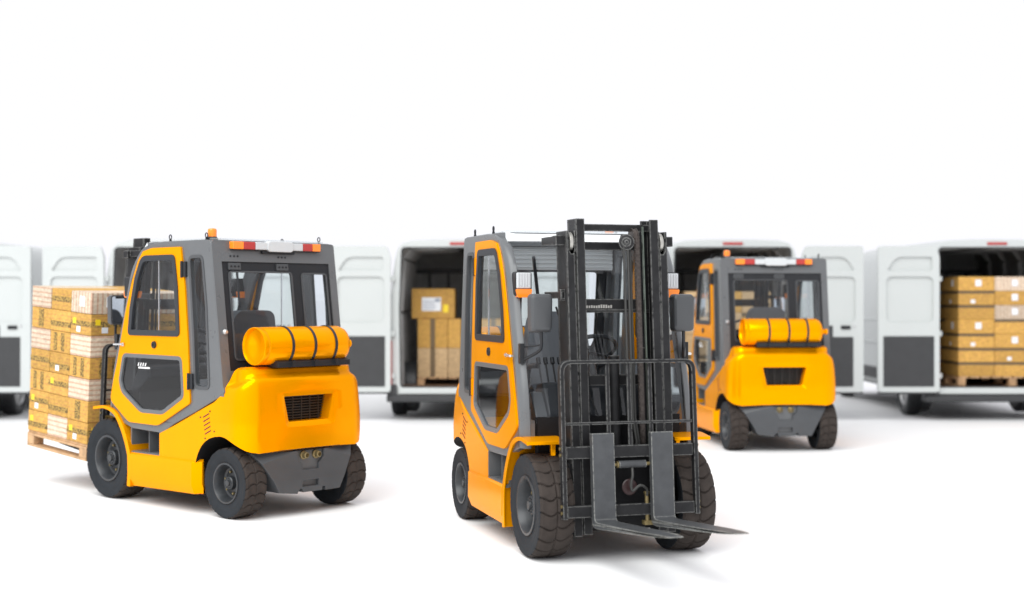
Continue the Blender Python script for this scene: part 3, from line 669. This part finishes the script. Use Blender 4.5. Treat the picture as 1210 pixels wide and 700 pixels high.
    for z0, z1, y0, y1, x0 in ((2.120, 2.166, -.06, -.02, .272), (1.998, 2.050, -.15, -.11, .334), (1.582, 1.672, -.10, -.06, .275)):
        mb = MB(); mb.box(-x0, x0, y0, y1, z0, z1)
        if z1 < 1.7: mb.box(-x0, x0, y1, y1+.012, z0, z0+.02)
        o = T(mb).build('cross_member', 'mast_steel', mast, bev=.004)
    for z0, z1 in ((.175, .25), (.60, .68), (1.1, 1.17)):
        mb = MB(); mb.box(-.334, .334, -.17, -.12, z0, z1); T(mb).build('cross_member', 'mast_steel', mast, bev=.004)
    # embossed plate on the middle cross member
    random.seed(4); mb = MB()
    for k in range(11): x = .175-k*.017; mb.box(x, x-.011, -.061, -.056, 1.612, 1.628+random.random()*.008)
    T(mb).build('data_plate', 'roller_steel', mast)
    # pulleys, hoses and chain
    for x, z, r0, mm in ((-.088, 2.050, .048, 'mast_steel'), (-.150, 2.088, .048, 'chain_steel'), (.10, 2.06, .04, 'mast_steel')):
        mb = MB(); mb.lathe([(-.018, 0), (-.018, r0*1.1), (-.012, r0*1.1), (-.010, r0), (.010, r0), (.012, r0*1.1), (.018, r0*1.1), (.018, 0)], (x, .0, z), (1, 0, 0), 28)
        if x < .05: T(mb).build('pulley', mm, mast)
    mb = MB(); mb.lathe([(-.01, 0), (-.01, .05), (.0, .052), (.004, .03), (.012, .028), (.012, .014), (.02, .012), (.02, 0)], (-.078, .055, 2.046), (.3, .95, 0), 24); T(mb).build('pulley_cap', 'mast_steel', mast)
    for x, y in ((-.062, .045), (-.088, .05), (-.112, .03)):
        mb = MB(); mb.tube([(x, y, 2.05), (x, y, 1.3), (x+.004, y+.01, .9), (x-.01, y+.03, .75), (x+.01, y, .5)], .009, 8); T(mb).build('hydraulic_hose', 'hose_rubber', mast)
    mb = MB()
    for k in range(74):
        z = 2.08-k*.0205
        mb.box(-.172, -.135, .035, .053, z-.008, z+.008)
        if k % 2: mb.box(-.166, -.141, .030, .058, z-.0125, z+.0125)
    T(mb).build('lift_chain', 'chain_steel', mast)
    mb = MB(); mb.cyl((-.013, -.07, .2), (-.013, -.07, 1.3), .035, 18); T(mb).build('centre_cylinder', 'mast_steel', mast)
    # ---- carriage
    car = empty('carriage'); car.parent = root
    for z0, z1 in ((.665, .742), (.298, .372)):
        mb = MB(); mb.box(-.432, .432, .175, .215, z0, z1); T(mb).build('carriage_bar', 'mast_steel', car, bev=.004)
    mb = MB()
    for sx in (1, -1): mb.box(sx*.20, sx*.225, .02, .18, .32, .73)
    mb.box(-.2, .2, .10, .12, .36, .68)
    T(mb).build('carriage_plate', 'black_underbody', car, bev=.003)
    mb = MB(); mb.cyl((-.098, .215, .622), (.085, .215, .622), .024, 18); T(mb).build('side_shift_cylinder', 'fork_steel', car)
    mb = MB(); mb.cyl((-.13, .215, .622), (.13, .215, .622), .012, 12); mb.cyl((.088, .215, .622), (.10, .215, .622), .022, 10); T(mb).build('cylinder_rod', 'brass', car)
    mb = MB(); mb.tube(smooth_path([(-.005, .22, .60), (-.0, .235, .55), (.01, .23, .50), (.0, .23, .455), (-.05, .24, .49), (-.10, .22, .46), (-.105, .21, .42)], 4), .009, 8); T(mb).build('hydraulic_hose', 'hose_rubber', car)
    mb = MB(); mb.cyl((-.107, .20, .25), (-.107, .20, .43), .014, 12); mb.cyl((-.107, .20, .43), (-.107, .20, .445), .02, 6); mb.box(-.14, -.08, .17, .22, .235, .262); T(mb).build('hose_fitting', 'brass', car, bev=.002)
    mb = MB(); mb.lathe([(0, 0), (0, .048), (.008, .052), (.012, .046), (.012, 0)], (.005, .185, .475), (0, 1, 0), 28); T(mb).build('red_cap', 'red_disc', car)
    # load backrest
    def BR(x, z, y=.0): return (x, .232+y-.01*(z-.8)+.03*(z-.8)*0, z)
    oo = rnd([(-.465, .292), (-.465, 1.285), (.465, 1.285), (.465, .292)], [0, .075, .075, 0], 6)
    ii = rnd([(-.436, .292), (-.436, 1.262), (.436, 1.262), (.436, .292)], [0, .055, .055, 0], 6)
    mb = MB(); poly = oo+ii[::-1]
    mb.plate(poly, [], lambda a, b: (a, .175, b), lambda a, b: (a, .225, b)); br = T(mb).build('load_backrest', 'mast_steel', car, bev=.004)
    mb = MB(); mb.box(-.436, .436, .185, .21, .875, .893); T(mb).build('crossbar', 'mast_steel', br, bev=.003)
    for x in (.14, -.005, -.15):
        mb = MB(); mb.box(x-.015, x+.012, .188, .206, .73, 1.265); T(mb).build('upright_bar', 'mast_steel', br, bev=.003)
    mb = MB()
    for sx in (1, -1):
        for z in (.33, .37, .69, .73): mb.cyl((sx*.465, .2, z), (sx*.474, .2, z), .011, 6)
    T(mb).build('bolt', 'brass', br)
    for sx in (1, -1):
        mb = MB()
        # fork profile in (y, z) before the lean is applied
        x0, x1 = sx*.2-.074, sx*.2+.074
        fy = [(.212, .815), (.258, .815), (.258, .295), (.263, .277), (.280, .266), (.31, .263)]
        top = [(.45+.13*k, .262-.0*k) for k in range(0, 7)]
        prof_t = fy+top+[(1.36, .262)]
        prof_b = [(1.36, .256), (1.2, .248), (.9, .238), (.5, .228), (.30, .222), (.245, .226), (.219, .245), (.212, .28)]
        P = prof_t+prof_b
        def wx(y, x): 
            k = max(0, (y-1.1)/.26); return sx*.2+(x-sx*.2)*(1-.45*k*k)
        mb.plate(P, [], lambda a, b: (wx(a, x0), a, b), lambda a, b: (wx(a, x1), a, b))
        o = mb.xf(Matrix.Identity(4))
        # rotate about the heel: shank follows the mast, blade tips up by the same lean
        rot = Matrix.Translation((0, .10+.08*(2.194-.3), .3)) @ Matrix.Rotation(math.atan(.08), 4, 'X') @ Matrix.Translation((0, -.10, -.3))
        mb.xf(rot).build('fork', 'fork_steel', root if False else car, bev=.006)
    return root
GF = 'orange forklifts on the white floor'
fl = make_forklift()
fl.location = (.658, 9.076, 0); fl.rotation_euler.z = 3.437
tag(fl, 'orange forklift facing the camera with its bare forks and black mast in front', 'forklift', GF)
f2 = copy_tree(fl); f2.location = (-2.999, 12.004, 0); f2.rotation_euler.z = .832
tag(f2, 'forklift seen from its left rear, carrying a pallet piled with boxes', 'forklift', GF)
f3 = copy_tree(fl); f3.location = (2.801, 16.954, 0); f3.rotation_euler.z = .095
tag(f3, 'out-of-focus forklift seen from straight behind in front of an open van', 'forklift', GF)

# ================================================================ BOXES AND PALLETS
def card_box(sx, sy, sz, kind, parts=True):
    """a closed carton, origin at the centre of its base"""
    g = .003
    mb = MB(); mb.box(-sx/2+g, sx/2-g, -sy/2+g, sy/2-g, 0, sz-.003)
    m_ = {'white_h': 'card_white_h', 'white_v': 'card_white_v', 'brown': 'card_brown'}.get(kind.split('+')[0], 'card_yellow')
    o = mb.build('cardboard_box', m_, bev=.006)
    k = kind.split('+'); e = .0012
    if 'band_h' in k or 'band_low' in k:
        z0 = sz*(.40 if 'band_h' in k else .22); z1 = z0+sz*.24
        mb = MB(); a, b = sx/2-g+e, sy/2-g+e
        mb.sweep([[(-a, -b, z), (a, -b, z), (a, b, z), (-a, b, z)] for z in (z0, z1)]); mb.build('printed_band', 'print_band', o)
    if 'band_v' in k or 'band_v2' in k:
        mb = MB()
        for q in ((0,) if 'band_v' in k else (-.14, .22)):
            wv = .09 if 'band_v' in k else .055
            mb.box(-sx/2+g-e, sx/2-g+e, q*sy-wv*.5, q*sy+wv*.5, sz*.08, sz*.92)
            mb.box(q*sx-wv*.5, q*sx+wv*.5, -sy/2+g-e, sy/2-g+e, sz*.08, sz*.92)
        mb.build('printed_strip', 'print_band', o)
    if 'tape' in k:
        mb = MB(); z = sz*.02
        a, b = sx/2-g+e, sy/2-g+e; mb.sweep([[(-a, -b, zz), (a, -b, zz), (a, b, zz), (-a, b, zz)] for zz in (sz*.80, sz*.985)]); mb.build('packing_tape', 'packing_tape', o)
    if 'tape_v' in k:
        mb = MB(); mb.box(-.035, .035, -sy/2+g-e, sy/2-g+e, .004, sz-.002); mb.build('packing_tape', 'packing_tape', o)
    for nm, mm, y_, z_, w_, h_ in (('sticker', 'sticker_yellow', .30, .62, .05, .05), ('label', 'label_white', -.05, .55, .085, .09), ('label', 'label_white', .1, .25, .06, .05)):
        if (nm == 'sticker' and 'sticker' in k) or (nm == 'label' and h_ == .09 and 'label' in k) or (nm == 'label' and h_ == .05 and 'label_low' in k):
            mb = MB()
            mb.box(-sx/2+g-.0022, -sx/2+g, y_*sy-w_/2, y_*sy+w_/2, z_*sz-h_/2, z_*sz+h_/2)
            mb.build('sticker' if nm == 'sticker' else 'shipping_label', mm, o); mb = MB()
            mb.box(-y_*sx-w_/2, -y_*sx+w_/2, -sy/2+g-.0022, -sy/2+g, z_*sz-h_/2, z_*sz+h_/2)
            mb.build('sticker' if nm == 'sticker' else 'shipping_label', mm, o)
    return o
def pallet(sx, sy, nb=3):
    """wooden pallet: deck boards on blocks on bottom boards"""
    root = empty('wooden_pallet')
    n = max(5, int(sx/.14)); st = sx/n
    for k in range(n):
        mb = MB(); x = -sx/2+(k+.5)*st; mb.box(x-st*.42, x+st*.42, -sy/2, sy/2, .122, .144); mb.build('deck_board', 'pallet_wood', root, bev=.002)
    for x in (-sx/2+.05, 0, sx/2-.05):
        for y in (-sy/2+.06, 0, sy/2-.06):
            if nb == 2 and y == 0: continue
            mb = MB(); mb.box(x-.05, x+.05, y-.06, y+.06, .022, .100); mb.build('block', 'pallet_wood', root, bev=.003)
        mb = MB(); mb.box(x-.05, x+.05, -sy/2, sy/2, 0, .0205); mb.build('bottom_board', 'pallet_wood', root, bev=.002)
        mb = MB(); mb.box(x-.05, x+.05, -sy/2, sy/2, .1005, .1215); mb.build('stringer_board', 'pallet_wood', root, bev=.002)
    return root

def place_in(pose, loc, lean=0):
    """world matrix of something at loc in the frame of a vehicle pose"""
    x, y, a = pose
    return Matrix.Translation((x, y, 0)) @ Matrix.Rotation(a, 4, 'Z') @ Matrix.Translation(loc) @ Matrix.Rotation(lean, 4, 'X')
# load on the left forklift
poseL = (-2.999, 12.004, .832)
base = place_in(poseL, (0, .475, .262), math.atan(.07))
LX, LY, LH = 1.04, 1.02, 1.325
pl = pallet(LX, LY, 2); pl.matrix_world = base @ Matrix.Translation((0, LY/2, 0))
tag(pl, 'wooden pallet lifted on the forks of the left forklift', 'pallet', 'wooden pallets')
grid = [  # rows from the top, columns from the far end to the mast end, as seen on the side toward the camera
    ['white_h', 'band_h', 'white_v+label'], ['band_v', 'band_low', 'band_h+sticker+label_low'], ['white_h', 'band_v2', 'white_h'],
    ['band_h', 'band_low+label_low', 'band_v2'], ['band_v2', 'band_h+sticker', 'white_h'], ['band_h+sticker+label_low', 'band_low', 'band_v'],
    ['band_low+sticker', 'white_h', 'band_h+sticker+label_low']]
ORD = ['top', 'second from top', 'third from top', 'middle', 'third from bottom', 'second from bottom', 'bottom']
CN = ['far', 'middle', 'mast-side']
KD = lambda k: ('striped white carton with label' if 'label' in k else 'striped white carton') if 'white' in k else 'yellow carton with two dark strips' if 'band_v2' in k else 'yellow carton with upright dark strip' if 'band_v' in k else 'yellow carton with low dark band' if 'band_low' in k else 'stickered yellow carton with dark band' if 'sticker' in k else 'yellow carton with dark band'
proto = {}
def get_box(sx, sy, sz, kind):
    key = (round(sx, 3), round(sy, 3), round(sz, 3), kind)
    if key not in proto: proto[key] = card_box(sx, sy, sz, kind); return proto[key]
    return copy_tree(proto[key])
bx, by, bz = LX/3, LY/3, LH/7
random.seed(3)
for r_ in range(7):
    for cx in range(3):
        for cy in range(3):
            if cx == 0: kind = grid[r_][2-cy]
            elif cy == 0: kind = [['white_v', 'white_v'], ['band_h', 'band_h'], ['white_v', 'white_v'], ['band_v2+label', 'band_h'], ['white_v', 'band_v'], ['band_low', 'white_h'], ['band_h', 'band_low']][r_][cx-1]
            elif r_ == 0: kind = ['band_h', 'white_h', 'band_low', 'band_h'][(cx-1)*2+cy-1]
            else: continue
            o = get_box(bx, by, bz, kind)
            jx, jy = random.uniform(-.003, .003), random.uniform(-.003, .003)
            o.matrix_world = base @ Matrix.Translation(((cx-1)*bx+jx, by*(cy+.5)+jy, .1445+(6-r_)*bz)) @ Matrix.Rotation(random.uniform(-.006, .006), 4, 'Z')
            if cx == 0: lab = '%s, %s layer, %s column, camera side of load' % (KD(kind), ORD[r_], CN[2-cy])
            elif cy == 0: lab = '%s, %s layer, %s column facing the mast' % (KD(kind), ORD[r_], ['', 'centre', 'far right'][cx])
            else: lab = '%s on top of the load, %s row, %s one' % (KD(kind), ['', 'centre', 'right'][cx], ['', 'middle', 'far'][cy])
            tag(o, lab, 'box', 'cartons stacked on the forklift pallet')

# ================================================================ VANS
def van_wheel(root, x, y, side):
    wh = empty('wheel', (x, y, .345)); wh.parent = root; h = .11; Rr = .345
    mb = MB(); mb.lathe([(-h*.8, .21), (-h, .25), (-h, .30), (-h*.85, .335), (-h*.6, Rr), (-h*.5, Rr-.008), (-h*.4, Rr), (-h*.1, Rr), (0, Rr-.01), (h*.1, Rr), (h*.4, Rr), (h*.5, Rr-.008), (h*.6, Rr), (h*.85, .335), (h, .30), (h, .25), (h*.8, .21)], (0, 0, 0), (1, 0, 0), 40); mb.build('tyre', 'black_plastic', wh)
    mb = MB(); mb.lathe([(side*h*.8, .212), (side*h*.9, .20), (side*h*.6, .185), (side*h*.5, .14), (side*h*.75, .07), (side*h*.75, 0)], (0, 0, 0), (1, 0, 0), 32)
    mb.lathe([(-side*h*.8, .212), (-side*h*.5, .2), (-side*h*.5, 0)], (0, 0, 0), (1, 0, 0), 24); mb.build('rim', 'alloy', wh)
VP = [(.93, .36), (.985, .42), (1.0, .60), (1.0, 1.25), (.985, 1.55), (.95, 1.95), (.905, 2.25), (.87, 2.38), (.80, 2.455), (.66, 2.49), (.33, 2.503), (0, 2.507)]
def make_door(sx, hx, parent):
    """rear cargo door swung right round; its inner side faces the camera. hx = hinge x, width .83"""
    W = .84
    X = lambda u: sx*(hx+u)
    out = rnd([(0, .40), (W, .40), (W, 2.40), (.05, 2.40), (0, 2.26)], [.05, .05, .05, .04, .05], 4)
    r1 = rnd([(.10, 2.06), (.10, 2.25), (.60, 2.25), (.72, 2.06)], [.03, .03, .10, .03], 5)
    r2 = rnd([(.085, 1.35), (.085, 1.98), (.73, 1.98), (.73, 1.35)], .09, 6)
    mb = MB(); mb.plate(out, [r1, r2], lambda a, b: (X(a), -.035, b), lambda a, b: (X(a), -.105, b))
    d = mb.build('rear_door', 'van_white', parent, bev=.014, seg=3)
    mb = MB(); mb.plate(inset(out, .03), [], lambda a, b: (X(a), -.04, b), lambda a, b: (X(a), -.072, b)); mb.build('inner_skin', 'van_white', d, bev=.004)
    if sx < 0: dk = [(.075, .475), (.075, 1.165), (.77, 1.165), (.77, .475)]
    else: dk = [(.05, .475), (.05, 1.31), (.42, 1.31), (.42, 1.155), (.70, 1.155), (.70, .475)]
    mb = MB(); mb.plate(rnd(dk, .012, 2), [], lambda a, b: (X(a), -.100, b), lambda a, b: (X(a), -.112, b)); mb.build('door_panel', 'van_trim', d, bev=.004)
    if sx > 0:
        mb = MB(); mb.box(X(.53), X(.66), -.125, -.10, 1.26, 1.31); mb.build('door_latch', 'black_plastic', d, bev=.006)
        mb = MB(); mb.cyl((X(.71), -.125, 1.31), (X(.71), -.10, 1.31), .014, 10); mb.build('lock_pin', 'chrome', d)
    mb = MB(); mb.box(X(-.012), X(.0), -.07, .03, .5, 1.1); mb.build('red_reflector', 'red_lens', d)
    for z in (.62, 1.2, 1.95): 
        mb = MB(); mb.box(X(-.05), X(.03), -.06, .0, z-.035, z+.035); mb.build('hinge', 'van_white', d, bev=.008)
    mb = MB(); mb.box(X(.0), X(W), -.10, -.04, .375, .40); mb.build('rubber_edge', 'van_trim', d)
def make_van(cx, y0, label, dl=.93, dr=.93, floor_z=.46, wx=.90):
    root = empty('white_van', (cx, y0, 0))
    tag(root, label, 'van', 'white panel vans parked with open rear doors')
    # body shell
    secs = []
    def sec(y, kx, zmax, inn=0):
        pts = []
        for x, z in VP: pts.append((x*kx, y, .36+(z-.36)*(zmax-.36)/(2.507-.36)))
        return pts+[(-a, b, c) for a, b, c in pts[:-1][::-1]]
    L = [(.02, .965, 2.49), (.12, .985, 2.503), (.5, 1, 2.507), (2, 1, 2.507), (3.9, 1, 2.507), (4.3, .995, 2.44), (4.7, .98, 2.05), (5.0, .96, 1.55), (5.25, .93, 1.22), (5.6, .88, 1.02), (5.75, .80, .85)]
    mb = MB(); mb.sweep([sec(*a) for a in L], cap=False, loop=False)
    r = [v for v in mb.bm.verts][-len(sec(0, 1, 2.5)):]; mb.bm.faces.new(r)
    body = mb.build('body', 'van_white', root, ang=60)
    op = rnd([(-.815, .46), (.815, .46), (.83, 1.6), (.80, 2.385), (-.80, 2.385), (-.83, 1.6)], [.06, .06, 0, .06, .06, 0], 4)
    oo = [(x*.965, .36+(z-.36)*(2.49-.36)/(2.507-.36)) for x, z in VP]; oo = oo+[(-a, b) for a, b in oo[:-1][::-1]]
    mb = MB(); mb.plate(oo, [op], lambda a, b: (a, 0, b), lambda a, b: (a, .03, b)); mb.build('rear_frame', 'van_white', root, bev=.012, seg=3)
    mb = MB(); mb.plate(inset(op, -.003), [inset(op, .014)], lambda a, b: (a, -.012, b), lambda a, b: (a, .015, b)); mb.build('door_seal', 'van_trim', root)
    # lining
    mb = MB(); LP = [(-.86, .455), (-.88, 1.5), (-.83, 2.25), (-.74, 2.42), (.74, 2.42), (.83, 2.25), (.88, 1.5), (.86, .455)]
    mb.sweep([[(x, y, z) for x, z in LP] for y in (.03, 3.2)], cap=False, loop=False); lin = mb.build('cargo_lining', 'van_lining', root, ang=20)
    mb = MB()
    for y in (.7, 1.35, 2.0, 2.65):
        for (a, b), (c, d) in zip(LP[:3]+[LP[3]], LP[1:4]+[LP[4]]):
            mb.sweep([[(a, y-.03, b), (a, y+.03, b), (a+.05 if a < -.8 else a, y+.03, b-.0), (a+.05 if a < -.8 else a, y-.03, b)], [(c, y-.03, d-.001), (c, y+.03, d-.001), (c+.05 if c < 0 else c, y+.03, d-.05), (c+.05 if c < 0 else c, y-.03, d-.05)]])
            mb.sweep([[(-a, y-.03, b), (-a, y+.03, b), (-a-.05, y+.03, b), (-a-.05, y-.03, b)], [(-c, y-.03, d-.001), (-c, y+.03, d-.001), (-c-.05 if c < 0 else -c, y+.03, d-.05), (-c-.05 if c < 0 else -c, y-.03, d-.05)]])
    mb.build('cargo_rib', 'van_lining_light', lin)
    mb = MB(); mb.plate([(-.86, .46), (.86, .46), (.88, 1.5), (.84, 2.12), (-.84, 2.12), (-.88, 1.5)], [], lambda a, b: (a, 3.16, b), lambda a, b: (a, 3.2, b)); mb.build('bulkhead', 'van_lining_light', root)
    mb = MB(); mb.box(-.82, .82, 3.08, 3.18, 2.08, 2.14)
    for k in range(5): x = -.6+k*.3; mb.box(x-.02, x+.02, 3.13, 3.17, .5, 2.08)
    mb.build('bulkhead_rail', 'mirror_shell', root, bev=.01)
    mb = MB(); mb.plate([(-.83, 2.11), (.83, 2.11), (.74, 2.42), (-.74, 2.42)], [], lambda a, b: (a, 3.19, b), lambda a, b: (a, 3.24, b)); mb.build('upper_bulkhead', 'van_lining', root)
    mb = MB(); mb.box(-.86, .86, .02, 3.2, .42, .455); mb.build('cargo_floor', 'van_floor_wood', root)
    for sx in (1, -1):
        mb = MB(); mb.lathe([(0, 0), (0, .36), (.20, .36), (.24, .30), (.24, 0)], (sx*.86, 1.1, .40), (-sx, 0, 0), 28); mb.build('wheel_housing', 'mirror_shell', lin)
        mb = MB(); mb.sweep([[(sx*x, y, z) for x, z in ((1.0, .44), (1.022, .46), (1.022, .60), (1.0, .62))] for y in (.15, 4.6)]); mb.build('rub_strip', 'van_trim', root)
        mb = MB(); mb.sweep([[(sx*x, y, z) for x, z in ((.995, .985), (1.012, .995), (1.012, 1.02), (.995, 1.03))] for y in (.1, 4.8)]); mb.sweep([[(sx*x, y, z) for x, z in ((.985, 1.34), (1.008, 1.35), (1.004, 1.37), (.985, 1.38))] for y in (.1, 4.8)]); mb.build('side_moulding', 'van_white', root)
        van_wheel(root, sx*wx, 1.02, sx); van_wheel(root, sx*wx, 4.75, sx)
        mb = MB(); mb.plate([(.50, .34), (.50, .42), (.62, .42), (.72, .60), (1.02, .72), (1.32, .60), (1.42, .42), (1.5, .42), (1.5, .34)], [], lambda a, b: (sx*.93, a, b), lambda a, b: (sx*1.0, a, b))
        bm_ = mb; bm_.build('wheel_arch_trim', 'van_trim', root)
        mb = MB(); mb.sweep([[(sx*x, y, z) for x, z in ((.905, 1.40), (.97, 1.40), (.945, 1.98), (.89, 1.98))] for y in (3.9, 4.5)]); mb.build('cab_window', 'window_dark', root)
    mb = MB(); mb.sweep([[(x, 4.42, 2.36), (x, 4.95, 1.60), (x, 5.02, 1.62), (x, 4.49, 2.38)] for x in (-.78, .78)]); mb.build('windscreen', 'window_dark', root)
    # sill and bumper, chassis
    mb = MB(); mb.box(-.83, .83, -.03, .0, .37, .455); mb.build('sill', 'van_white', root, bev=.01)
    mb = MB(); mb.box(-1.0, 1.0, -.06, .14, .26, .355); mb.box(-1.0, -.86, -.05, .10, .35, .50); mb.box(.86, 1.0, -.05, .10, .35, .50); mb.build('rear_bumper', 'van_trim', root, bev=.02, seg=3)
    mb = MB(); mb.box(-.72, .72, .15, 5.3, .29, .41); mb.cyl((-.8, 1.02, .345), (.8, 1.02, .345), .07); mb.box(-.75, .75, 5.2, 5.7, .25, .45); mb.build('chassis', 'black_underbody', root)
    mb = MB(); mb.box(-.135, .135, -.018, .004, 2.418, 2.452); mb.build('brake_light', 'red_lens', root, bev=.004)
    make_door(-1, dl, root); make_door(1, dr, root)
    return root
YV = 18.9
vA = make_van(-8.12, YV, 'white van at the far left edge, only its right rear door in view', dr=.70)
vB = make_van(-4.66, YV, 'white van standing behind the loaded forklift and its boxes', dl=.92, dr=.90)
vC = make_van(-.72, YV, 'white van left of the front forklift with one large labelled box visible inside', dl=.94)
vD = make_van(3.035, YV, 'white van behind the forklift seen from behind, its roof showing above it', dr=.93)
vE = make_van(6.665, YV, 'white van cut by the right edge, full of yellow boxes on a pallet', dl=.82)

def stack(cx, y, z, sx, sy, sz, nx, ny, nz, kinds, where, group, only_outer=True):
    p = pallet(sx*nx, sy*ny); p.location = (cx, y+sy*ny/2, z)
    tag(p, 'wooden pallet on the cargo floor of the %s' % where, 'pallet', 'wooden pallets')
    for k in range(nz):
        for i in range(nx):
            for j in range(ny):
                if j > 0 and 0 < i < nx-1 and k < nz-1: continue
                kind = kinds[(nz-1-k)][i] if j == 0 else 'tape'
                o = get_box(sx, sy, sz, kind)
                o.location = (cx+(i-(nx-1)/2)*sx, y+sy*(j+.5), z+.1445+k*sz)
                lay = ['top', 'second', 'third', 'fourth', 'fifth', 'sixth', 'seventh'][nz-1-k]
                cn = {1: ['only'], 2: ['left', 'right'], 3: ['left', 'centre', 'right']}[nx][i]
                kd = ('white striped box' if 'white' in kind else 'brown box' if 'brown' in kind else 'yellow box')
                if 'label' in kind: kd = 'labelled '+kd
                tag(o, '%s, %s layer, %s column, %s row, %s' % (kd, lay, cn, ['front', 'second', 'back'][j], where), 'box', group)
# right-hand van
stack(6.665+.28, 19.06, .455, .505, .60, .198, 3, 2, 7, [['label', 'white_v+label', 'tape'], ['tape+label_low', 'label', 'white_v'], ['tape', 'white_v+label', 'tape+label'], ['label', 'tape', 'tape'], ['tape+label_low', 'label', 'tape'], ['tape', 'tape+label_low', 'tape'], ['tape', 'tape', 'label']], 'right-hand van', 'boxes in the right-hand van')
# van left of the front forklift
stack(-.72+.025, 19.5, .42, .43, .58, .415, 3, 1, 2, [['tape_v', 'tape_v', 'tape_v'], ['brown+tape_v', 'brown+tape_v', 'brown']], 'van left of front forklift', 'boxes in the van left of the front forklift')
mb = MB(); mb.box(-.305, .305, -.28, .28, 0, .425); big = mb.build('cardboard_box', 'card_yellow', bev=.006)
mb = MB(); mb.box(-.16, .11, -.2825, -.2798, .11, .30); lb = mb.build('shipping_label', 'label_white', big)
mb = MB()
for k in range(4): mb.box(-.145, .02+.02*(k % 2), -.284, -.2826, .135+k*.035, .145+k*.035)
mb.box(.03, .095, -.284, -.2826, .24, .285); mb.build('label_print', 'label_print', lb)
mb = MB(); mb.box(.145, .215, -.2825, -.2798, .09, .20); mb.build('sticker', 'sticker_yellow', big)
big.location = (-1.12, 19.82, .42+.1445+.83)
tag(big, 'large yellow box with white label and yellow sticker, topmost in its van', 'box')
# van behind the far forklift
stack(3.035-.04, 19.1, .455, .40, .50, .295, 3, 2, 4, [['brown', 'label', 'brown'], ['brown+tape', 'brown', 'tape'], ['brown', 'brown+tape', 'brown'], ['brown+tape', 'brown', 'brown+label']], 'van beyond far forklift', 'boxes in the van behind the far forklift')
